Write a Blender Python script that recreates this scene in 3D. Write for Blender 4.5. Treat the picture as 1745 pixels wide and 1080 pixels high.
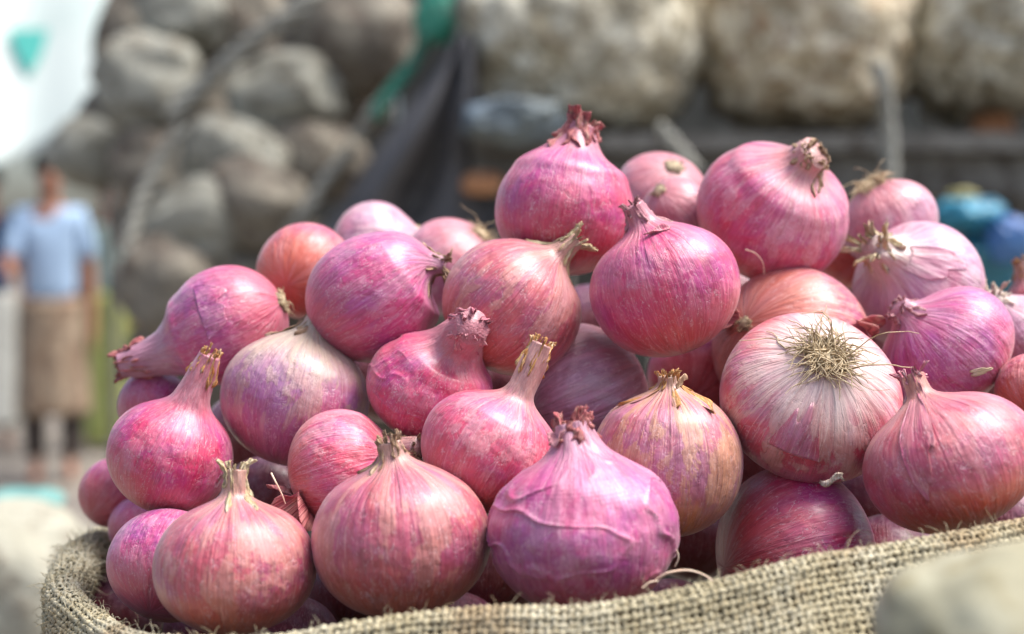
import bpy, math, random
import numpy as np
from mathutils import Vector, noise as mn
random.seed(7); rng = np.random.default_rng(7)
D = bpy.data
scene = bpy.context.scene
for o in list(D.objects): D.objects.remove(o, do_unlink=True)
COL = scene.collection
PI = math.pi

# ------------------------------------------------------------------ camera, world, sun, exposure
CAMZ = 1.20; PITCH = math.radians(2.6); LENS = 50.0; FPX = 1745 * LENS / 36.0
cam = D.cameras.new('camera'); cam.lens = LENS; cam.sensor_width = 36.0
cam.clip_start = 0.02; cam.clip_end = 500
cam.dof.use_dof = True; cam.dof.focus_distance = 0.528; cam.dof.aperture_fstop = 5.6
camo = D.objects.new('camera', cam); COL.objects.link(camo)
camo.location = (0, 0, CAMZ); camo.rotation_euler = (PI/2 - PITCH, 0, 0)
scene.camera = camo
w = D.worlds.new('World'); scene.world = w; w.use_nodes = True
nt = w.node_tree; nt.nodes.clear()
SUN_EL, SUN_AZ = 64.0, 92.0         # azimuth clockwise from +Y (into the picture): high, from the right
sky = nt.nodes.new('ShaderNodeTexSky'); sky.sky_type = 'NISHITA'; sky.sun_disc = False
sky.sun_elevation = math.radians(SUN_EL); sky.sun_rotation = math.radians(SUN_AZ)
sky.air_density = 1.0; sky.dust_density = 4.0; sky.ozone_density = 1.0
bg = nt.nodes.new('ShaderNodeBackground'); bg.inputs['Strength'].default_value = 0.115
wo = nt.nodes.new('ShaderNodeOutputWorld')
nt.links.new(sky.outputs[0], bg.inputs[0]); nt.links.new(bg.outputs[0], wo.inputs[0])
sun = D.lights.new('sun', 'SUN'); sun.energy = 3.3; sun.angle = math.radians(36); sun.color = (1.0, 0.965, 0.92)
suno = D.objects.new('sun', sun); COL.objects.link(suno); suno.location = (2, 2, 6)
_e, _a = math.radians(SUN_EL), math.radians(SUN_AZ)
SD = Vector((math.sin(_a)*math.cos(_e), math.cos(_a)*math.cos(_e), math.sin(_e)))
suno.rotation_euler = SD.to_track_quat('Z', 'Y').to_euler()
vs = scene.view_settings; vs.view_transform = 'Standard'; vs.look = 'None'; vs.exposure = 0.97; vs.gamma = 1
scene.render.resolution_x = 1024; scene.render.resolution_y = 634

RV = np.array((1.0, 0, 0)); FV = np.array((0, math.cos(PITCH), -math.sin(PITCH))); UV_ = np.array((0, math.sin(PITCH), math.cos(PITCH)))
CAM = np.array((0, 0, CAMZ))
def at(px, py, d):
    return CAM + FV*d + RV*((px-872.5)/FPX*d) + UV_*((540-py)/FPX*d)
def cdir(a, b, c):
    v = RV*a + UV_*b - FV*c
    return v/np.linalg.norm(v)
def srgb(r, g, b):
    f = lambda c: (c/255/12.92) if c/255 <= .04045 else ((c/255+.055)/1.055)**2.4
    return (f(r), f(g), f(b), 1)

# ------------------------------------------------------------------ node helpers
class NT:
    def __init__(s, name):
        s.m = D.materials.new(name); s.m.use_nodes = True; s.t = s.m.node_tree; s.t.nodes.clear()
        s.out = s.n('ShaderNodeOutputMaterial'); s.b = s.n('ShaderNodeBsdfPrincipled')
        s.l(s.b.outputs[0], s.out.inputs[0])
    def n(s, t): return s.t.nodes.new(t)
    def l(s, a, b): s.t.links.new(a, b)
    def inp(s, sock, v):
        if isinstance(v, bpy.types.NodeSocket): s.l(v, sock)
        else: sock.default_value = v
    def attr(s, name='oc'):
        a = s.n('ShaderNodeAttribute'); a.attribute_name = name; return a.outputs['Vector']
    def obj(s): return s.n('ShaderNodeTexCoord').outputs['Object']
    def mapv(s, v, sc=(1,1,1), loc=(0,0,0)):
        m = s.n('ShaderNodeMapping'); s.l(v, m.inputs[0]); m.inputs['Scale'].default_value = sc; m.inputs['Location'].default_value = loc
        return m.outputs[0]
    def noise(s, v, scale, detail=3, rough=.55, dist=0.0):
        x = s.n('ShaderNodeTexNoise'); s.l(v, x.inputs['Vector']); x.inputs['Scale'].default_value = scale
        x.inputs['Detail'].default_value = detail; x.inputs['Roughness'].default_value = rough; x.inputs['Distortion'].default_value = dist
        return x.outputs[0]
    def voro(s, v, scale, feature='F1', out=0):
        x = s.n('ShaderNodeTexVoronoi'); x.feature = feature; s.l(v, x.inputs['Vector']); x.inputs['Scale'].default_value = scale
        return x.outputs[out]
    def rng(s, v, a, b, c=0.0, d=1.0, smooth=True):
        x = s.n('ShaderNodeMapRange'); x.interpolation_type = 'SMOOTHSTEP' if smooth else 'LINEAR'
        s.inp(x.inputs[0], v); x.inputs[1].default_value = a; x.inputs[2].default_value = b
        x.inputs[3].default_value = c; x.inputs[4].default_value = d; return x.outputs[0]
    def math(s, op, a, b=0.0):
        x = s.n('ShaderNodeMath'); x.operation = op; s.inp(x.inputs[0], a); s.inp(x.inputs[1], b); return x.outputs[0]
    def mix(s, f, a, b, mode='MIX'):
        x = s.n('ShaderNodeMix'); x.data_type = 'RGBA'; x.blend_type = mode
        s.inp(x.inputs[0], f); s.inp(x.inputs[6], a); s.inp(x.inputs[7], b); return x.outputs[2]
    def sep(s, v):
        x = s.n('ShaderNodeSeparateXYZ'); s.l(v, x.inputs[0]); return x.outputs
    def bump(s, h, strength, dist, prev=None):
        x = s.n('ShaderNodeBump'); s.l(h, x.inputs['Height']); x.inputs['Strength'].default_value = strength
        x.inputs['Distance'].default_value = dist
        if prev is not None: s.l(prev, x.inputs['Normal'])
        return x.outputs[0]
    def fin(s, col, rough=.6, normal=None, **kw):
        s.inp(s.b.inputs['Base Color'], col); s.inp(s.b.inputs['Roughness'], rough)
        if normal is not None: s.l(normal, s.b.inputs['Normal'])
        for k, v in kw.items(): s.inp(s.b.inputs[k.replace('_', ' ')], v)
        return s.m

# ------------------------------------------------------------------ materials
# palette: main, second (purple), patch (dry skin), root end tint, neck
PAL = {
 'magenta': dict(a=(.54,.032,.095), b=(.40,.035,.165), patch=(.62,.22,.24), root=(.48,.07,.06), neck=(.50,.18,.19), ps=.30, st=.55),
 'purple':  dict(a=(.50,.050,.150), b=(.36,.065,.215), patch=(.58,.28,.33), root=(.48,.07,.10), neck=(.46,.22,.25), ps=.35, st=.55),
 'rose':    dict(a=(.57,.058,.100), b=(.46,.085,.190), patch=(.64,.33,.32), root=(.54,.12,.07), neck=(.58,.32,.24), ps=.45, st=.65),
 'copper':  dict(a=(.50,.080,.090), b=(.38,.070,.140), patch=(.56,.27,.19), root=(.48,.13,.07), neck=(.56,.33,.22), ps=.55, st=.9),
 'gold':    dict(a=(.48,.110,.130), b=(.44,.160,.230), patch=(.58,.32,.15), root=(.54,.19,.06), neck=(.62,.42,.24), ps=.65, st=1.1),
 'pale':    dict(a=(.54,.180,.230), b=(.48,.250,.320), patch=(.66,.48,.44), root=(.52,.15,.15), neck=(.62,.50,.38), ps=.50, st=.7),
 'blush':   dict(a=(.56,.075,.095), b=(.54,.200,.270), patch=(.66,.46,.34), root=(.74,.62,.50), rr=(-.38,-1.05), neck=(.64,.44,.32), ps=.55, st=1.0),
 'straw':   dict(a=(.42,.090,.170), b=(.36,.140,.290), patch=(.54,.38,.24), root=(.42,.08,.14), neck=(.56,.46,.28), rn=(.15,1.0), ps=.5, st=.7),
 'ember':   dict(a=(.50,.055,.080), b=(.42,.080,.140), patch=(.58,.24,.20), root=(.58,.11,.045), neck=(.56,.24,.15), ps=.40, st=.6),
 'grey':    dict(a=(.52,.210,.260), b=(.54,.340,.400), patch=(.56,.42,.40), root=(.44,.13,.14), neck=(.54,.36,.32), ps=.5, st=1.4),
 'deep':    dict(a=(.22,.020,.045), b=(.15,.022,.070), patch=(.28,.10,.10), root=(.20,.04,.03), neck=(.25,.12,.10), ps=.30, st=.5),  # filler onions: contact shade of the heap's gaps put into the skin colour
}
def onion_mat(pal, seed, wrinkle=0.0, stripes=None):
    p = PAL[pal]; T = NT('onion_skin_' + pal)
    def r4(c):
        l = .3*c[0]+.55*c[1]+.15*c[2]; c = [max(.008, l+(x-l)*1.10) for x in c[:3]]
        return (c[0]*.97, c[1], c[2]*1.16, 1)
    v = T.attr(); loc = (seed*3.1, seed*1.7, seed*5.3)
    s3 = T.sep(v)
    co = T.mapv(v, (1, 1, .9), loc)
    st = p['st'] if stripes is None else stripes
    broad = T.rng(T.noise(co, 1.3, 3, .6, .5), .34, .66)
    col = T.mix(broad, r4(p['a']), r4(p['b']))
    # second, mid-sized mottling towards deep wine and towards pale pink
    mid = T.noise(T.mapv(v, (1, 1, .55), (loc[1], loc[2], loc[0])), 3.6, 5, .65, .8)
    col = T.mix(T.rng(mid, .50, .30, 0, .6), col, r4(tuple(x*.52 for x in p['a'])))
    col = T.mix(T.rng(mid, .55, .78, 0, .42), col, r4(p['patch']))
    # dry outer skin patches with ragged, meridian-stretched borders
    pn = T.noise(T.mapv(v, (1, 1, .50), (loc[2], loc[0], loc[1])), 2.6, 6, .62, .35)
    pm = T.rng(pn, .50, .545, 0, p['ps'])
    col = T.mix(pm, col, r4(p['patch']))
    # root end and neck tints
    v2 = s3[2]
    nz = T.math('MULTIPLY', T.math('SUBTRACT', T.noise(T.mapv(v, (1,1,.5), loc), 5, 3), .5), .5)
    vv = T.math('ADD', v2, nz)
    col = T.mix(T.rng(vv, *p.get('rr', (.02, -.75)), 0, .85), col, r4(p['root']))
    col = T.mix(T.rng(vv, *p.get('rn', (.78, 1.25)), 0, .9), col, r4(p['neck']))
    # meridian veins, several widths
    vein1 = T.noise(T.mapv(v, (1, 1, .05), loc), 11, 2, .5, .25)
    vein2 = T.noise(T.mapv(v, (1, 1, .03), loc), 30, 2, .6, .15)
    vn = T.math('ADD', T.math('MULTIPLY', T.rng(vein1, .40, .60), .6), T.math('MULTIPLY', T.rng(vein2, .38, .62), .4))
    col = T.mix(T.math('MULTIPLY', T.math('SUBTRACT', 1.0, vn), .32*st), col, r4(tuple(x*.45 for x in p['a'])))
    line = T.rng(T.math('ABSOLUTE', T.math('SUBTRACT', vein1, .5)), .012, .0, 0, .45*st)
    col = T.mix(line, col, r4(tuple(min(1, x*1.15+.08) for x in p['patch'])))
    # tiny scuffs, dust and spots
    fine = T.noise(co, 26, 5, .75)
    col = T.mix(T.rng(fine, .58, .74, 0, .3), col, (.74, .55, .56, 1))
    col = T.mix(T.rng(fine, .42, .26, 0, .5), col, r4(tuple(x*.4 for x in p['b'])))
    sp = T.voro(T.mapv(v, (1,1,1), loc), 9)
    col = T.mix(T.rng(sp, .05, .03, 0, .55), col, (.12, .05, .04, 1))
    cre = T.noise(T.mapv(v, (1, 1, .42), (loc[0]+4, loc[2], loc[1])), 4.2, 5, .62, 1.6)
    crl = T.math('ABSOLUTE', T.math('SUBTRACT', cre, .5))
    col = T.mix(T.math('MULTIPLY', T.rng(crl, .016, .003), T.rng(fine, .42, .60, 0, .55)), col, (.74, .56, .58, 1))
    strk = T.noise(T.mapv(v, (1, 1, .06), (loc[2], loc[1], loc[0])), 48, 3, .7)
    col = T.mix(T.rng(strk, .58, .70, 0, .28), col, (.72, .50, .50, 1))
    col = T.mix(T.rng(strk, .42, .30, 0, .5), col, r4(tuple(x*.42 for x in p['a'])))
    # bloom: whitish film on the skin in soft patches
    film = T.rng(T.noise(co, 1.9, 4, .6, .3), .48, .70, 0, .13)
    col = T.mix(film, col, (.70, .50, .62, 1))
    # relief
    crk = T.noise(T.mapv(v, (1, 1, .8), loc), 6.5, 5, .6, 1.2)
    ridge = T.math('ABSOLUTE', T.math('SUBTRACT', crk, .5))
    lum = T.noise(co, 3.2, 2, .5)
    n0 = T.bump(vein2, .35, .0012, T.bump(lum, .35, .006))
    n1 = T.bump(vein1, .45*(.5+st*.5), .0022, n0)
    n2 = T.bump(T.rng(ridge, 0, .09), .13 + wrinkle*.15, .0012, n1)
    n3 = T.bump(pm, .22, .001, n2)
    n4 = T.bump(fine, .12, .0008, T.bump(T.rng(crl, 0, .04), .30, .0012, n3))
    rough = T.rng(mid, .3, .7, .34, .55)
    rough = T.math('ADD', rough, T.math('MULTIPLY', T.rng(fine, .4, .6), .14))
    rough = T.math('ADD', rough, T.math('MULTIPLY', pm, .15))
    return T.fin(col, rough, n4, Specular_IOR_Level=.6, Coat_Weight=.65, Coat_Roughness=T.rng(cre, .35, .65, .28, .46), Sheen_Weight=.15, Sheen_Roughness=.4)

def paper_mat(name, c1, c2, c3):
    """dry, fibrous skin used for necks and loose peel; oc = (across, random, along)"""
    T = NT(name); v = T.attr()
    a = T.noise(T.mapv(v, (1, 1, .12)), 9, 4, .6, .3)
    b = T.noise(T.mapv(v, (1, 1, .6)), 3.0, 3, .6)
    f = T.noise(T.mapv(v, (1, 1, .04)), 34, 2, .5)
    col = T.mix(T.rng(a, .36, .62), (*c1, 1), (*c2, 1))
    col = T.mix(T.rng(b, .50, .72, 0, .8), col, (*c3, 1))
    col = T.mix(T.rng(f, .55, .35, 0, .65), col, (c1[0]*.32, c1[1]*.30, c1[2]*.30, 1))
    n = T.bump(f, .7, .0012, T.bump(a, .6, .002))
    return T.fin(col, .62, n, Specular_IOR_Level=.35)
NECK = {
 'straw': paper_mat('dry_neck_straw', (.55,.40,.20), (.74,.62,.40), (.80,.72,.56)),
 'brown': paper_mat('dry_neck_brown', (.30,.17,.10), (.56,.38,.24), (.70,.50,.38)),
 'red':   paper_mat('dry_neck_red', (.44,.09,.11), (.58,.22,.21), (.70,.48,.36)),
 'orange':paper_mat('dry_neck_orange', (.60,.24,.07), (.72,.42,.16), (.78,.68,.50)),
 'mauve': paper_mat('dry_neck_mauve', (.46,.16,.20), (.58,.30,.32), (.74,.54,.50)),
 'pink':  paper_mat('dry_neck_pink', (.62,.14,.22), (.76,.38,.42), (.84,.66,.62)),
 'cream': paper_mat('dry_neck_cream', (.66,.50,.36), (.80,.72,.60), (.84,.70,.66)),
}
def fibre_mat(name, c1, c2):
    T = NT(name); v = T.attr()
    f = T.noise(v, 3.0, 3, .6)
    return T.fin(T.mix(T.rng(f, .35, .65), (*c1, 1), (*c2, 1)), .75, None, Specular_IOR_Level=.25)
ROOTM = fibre_mat('dry_root_fibre', (.24,.16,.08), (.66,.54,.36))
ROOTD = fibre_mat('dark_root_fibre', (.10,.08,.05), (.42,.34,.22))
HAIRM = fibre_mat('pale_root_hair', (.72,.50,.36), (.86,.72,.56))

def cloth_mat(name, c1, c2, c3, fs=60.0):
    T = NT(name); v = T.obj()
    a = T.noise(v, fs*.28, 4, .6); f = T.noise(v, fs*8, 3, .7)
    col = T.mix(T.rng(a, .38, .64), (*c1, 1), (*c2, 1))
    col = T.mix(T.rng(f, .42, .68, 0, .75), col, (*c3, 1))
    stn = T.noise(v, 17, 4, .6)
    col = T.mix(T.rng(stn, .52, .68, 0, .6), col, (.30,.19,.09,1))
    return T.fin(col, .9, T.bump(f, .6, .0015), Specular_IOR_Level=.15)
JUTE = cloth_mat('jute_yarn', (.44,.39,.26), (.56,.52,.39), (.30,.24,.13), 90)
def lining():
    T = NT('shade_dark_jute_ground'); v = T.attr()
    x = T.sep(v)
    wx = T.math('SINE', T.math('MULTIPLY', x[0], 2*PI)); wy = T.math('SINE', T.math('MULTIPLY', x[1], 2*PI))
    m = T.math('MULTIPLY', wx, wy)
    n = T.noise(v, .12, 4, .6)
    col = T.mix(T.rng(m, -.4, .7), (.07,.055,.03,1), (.20,.17,.11,1))  # dark tones put the shade of the weave gaps into the colour
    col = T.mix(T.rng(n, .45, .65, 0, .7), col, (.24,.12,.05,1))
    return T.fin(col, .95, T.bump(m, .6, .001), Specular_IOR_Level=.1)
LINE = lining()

def blob_mat(name, c1, c2, c3, scale, rough=.8, bumpd=.01, spec=.3):
    T = NT(name); v = T.obj()
    a = T.noise(v, scale, 4, .6, .4); b = T.noise(v, scale*3.1, 4, .65)
    col = T.mix(T.rng(a, .40, .60), (*c1, 1), (*c2, 1))
    col = T.mix(T.rng(b, .50, .64, 0, .85), col, (*c3, 1))
    return T.fin(col, rough, T.bump(b, .5, bumpd), Specular_IOR_Level=spec)

# ------------------------------------------------------------------ mesh helpers
def mesh_obj(name, verts, faces, mat, parent=None, oc=None, smooth=True, mats=None, midx=None):
    me = D.meshes.new(name)
    verts = np.asarray(verts, dtype=np.float32); 
    if isinstance(faces, np.ndarray):
        nf, k = faces.shape
        me.vertices.add(len(verts)); me.vertices.foreach_set('co', verts.ravel())
        me.loops.add(nf*k); me.loops.foreach_set('vertex_index', faces.astype(np.int32).ravel())
        me.polygons.add(nf); me.polygons.foreach_set('loop_start', np.arange(0, nf*k, k, dtype=np.int32))
        me.update(calc_edges=True)
    else:
        me.from_pydata(verts.tolist(), [], faces)
    if smooth: me.polygons.foreach_set('use_smooth', np.ones(len(me.polygons), dtype=bool))
    if oc is not None:
        a = me.attributes.new('oc', 'FLOAT_VECTOR', 'POINT'); a.data.foreach_set('vector', np.asarray(oc, dtype=np.float32).ravel())
    me.materials.append(mat)
    me.update()
    o = D.objects.new(name, me); COL.objects.link(o)
    if parent is not None: o.parent = parent
    return o
def tag(o, label=None, cat=None, group=None, kind=None):
    if label: o['label'] = label
    if cat: o['category'] = cat
    if group: o['group'] = group
    if kind: o['kind'] = kind
    return o
def empty(name, loc, label=None, cat=None, group=None):
    o = D.objects.new(name, None); COL.objects.link(o); o.location = tuple(loc); o.empty_display_size = .01
    return tag(o, label, cat, group)
class Geo:
    """collects shapes, world coordinates"""
    def __init__(s): s.v = []; s.f = []; s.oc = []; s.n = 0
    def add(s, v, f, oc=None):
        v = np.asarray(v, float); f = np.asarray(f, int)
        s.v.append(v); s.f.append(f + s.n); s.n += len(v)
        s.oc.append(np.asarray(oc, float) if oc is not None else np.zeros((len(v), 3)))
    def obj(s, name, mat, parent=None, smooth=True, origin=None):
        v = np.vstack(s.v)
        if origin is not None: v = v - np.asarray(origin)
        return mesh_obj(name, v, np.vstack(s.f), mat, parent, np.vstack(s.oc), smooth)
def grid_faces(nu, nv, close_u=False):
    """vertex (i,j) = i*nv+j"""
    I = np.arange(nu if close_u else nu-1); J = np.arange(nv-1)
    i, j = np.meshgrid(I, J, indexing='ij'); i2 = (i+1) % nu
    return np.stack([i*nv+j, i2*nv+j, i2*nv+j+1, i*nv+j+1], -1).reshape(-1, 4)
def frames(P):
    P = np.asarray(P, float); T = np.gradient(P, axis=0); T /= np.linalg.norm(T, axis=1)[:, None]+1e-12
    N = np.zeros_like(T); a = np.array((0, 0, 1.0)) if abs(T[0][2]) < .8 else np.array((1.0, 0, 0))
    n = np.cross(T[0], a); n /= np.linalg.norm(n)
    for i in range(len(P)):
        n = n - T[i]*np.dot(n, T[i]); n /= np.linalg.norm(n)+1e-12; N[i] = n
    return T, N, np.cross(T, N)
def tube(geo, P, R, sides=5, seed=0.0):
    P = np.asarray(P, float); R = np.broadcast_to(np.asarray(R, float), (len(P),))
    T, N, B = frames(P); th = np.linspace(0, 2*PI, sides, endpoint=False)
    V = P[None]+ (np.cos(th)[:, None, None]*N[None] + np.sin(th)[:, None, None]*B[None])*R[None, :, None]
    L = np.linspace(0, 1, len(P))
    oc = np.stack(np.broadcast_arrays(np.cos(th)[:, None]*.2+seed, np.sin(th)[:, None]*.2+seed*1.7, L[None]*2), -1)
    geo.add(V.reshape(-1, 3), grid_faces(sides, len(P), True), oc.reshape(-1, 3))
def bez(p0, p1, p2, t):
    t = np.asarray(t)[:, None]; return (1-t)**2*p0 + 2*t*(1-t)*p1 + t*t*p2
def catmull(P, n):
    P = np.asarray(P, float); out = []
    Q = np.vstack([2*P[0]-P[1], P, 2*P[-1]-P[-2]])
    for i in range(1, len(Q)-2):
        t = np.linspace(0, 1, n, endpoint=False)[:, None]
        out.append(.5*((2*Q[i])+(-Q[i-1]+Q[i+1])*t+(2*Q[i-1]-5*Q[i]+4*Q[i+1]-Q[i+2])*t*t+(-Q[i-1]+3*Q[i]-3*Q[i+1]+Q[i+2])*t**3))
    out.append(P[-1:]); return np.vstack(out)
def sstep(x, a, b):
    t = np.clip((x-a)/(b-a), 0, 1); return t*t*(3-2*t)
def lown(th, s, seed, amp, fth=3, fs=2.5, n=6):
    r = np.random.default_rng(int(seed*97)+11); out = np.zeros(np.broadcast(th, s).shape)
    for i in range(n):
        k = r.integers(1, fth+1); out = out + np.sin(k*th + r.uniform(0, 6.28) + s*r.uniform(-fs, fs))*r.uniform(.4, 1)/(k**.6)
    return out*amp/n*2

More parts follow.
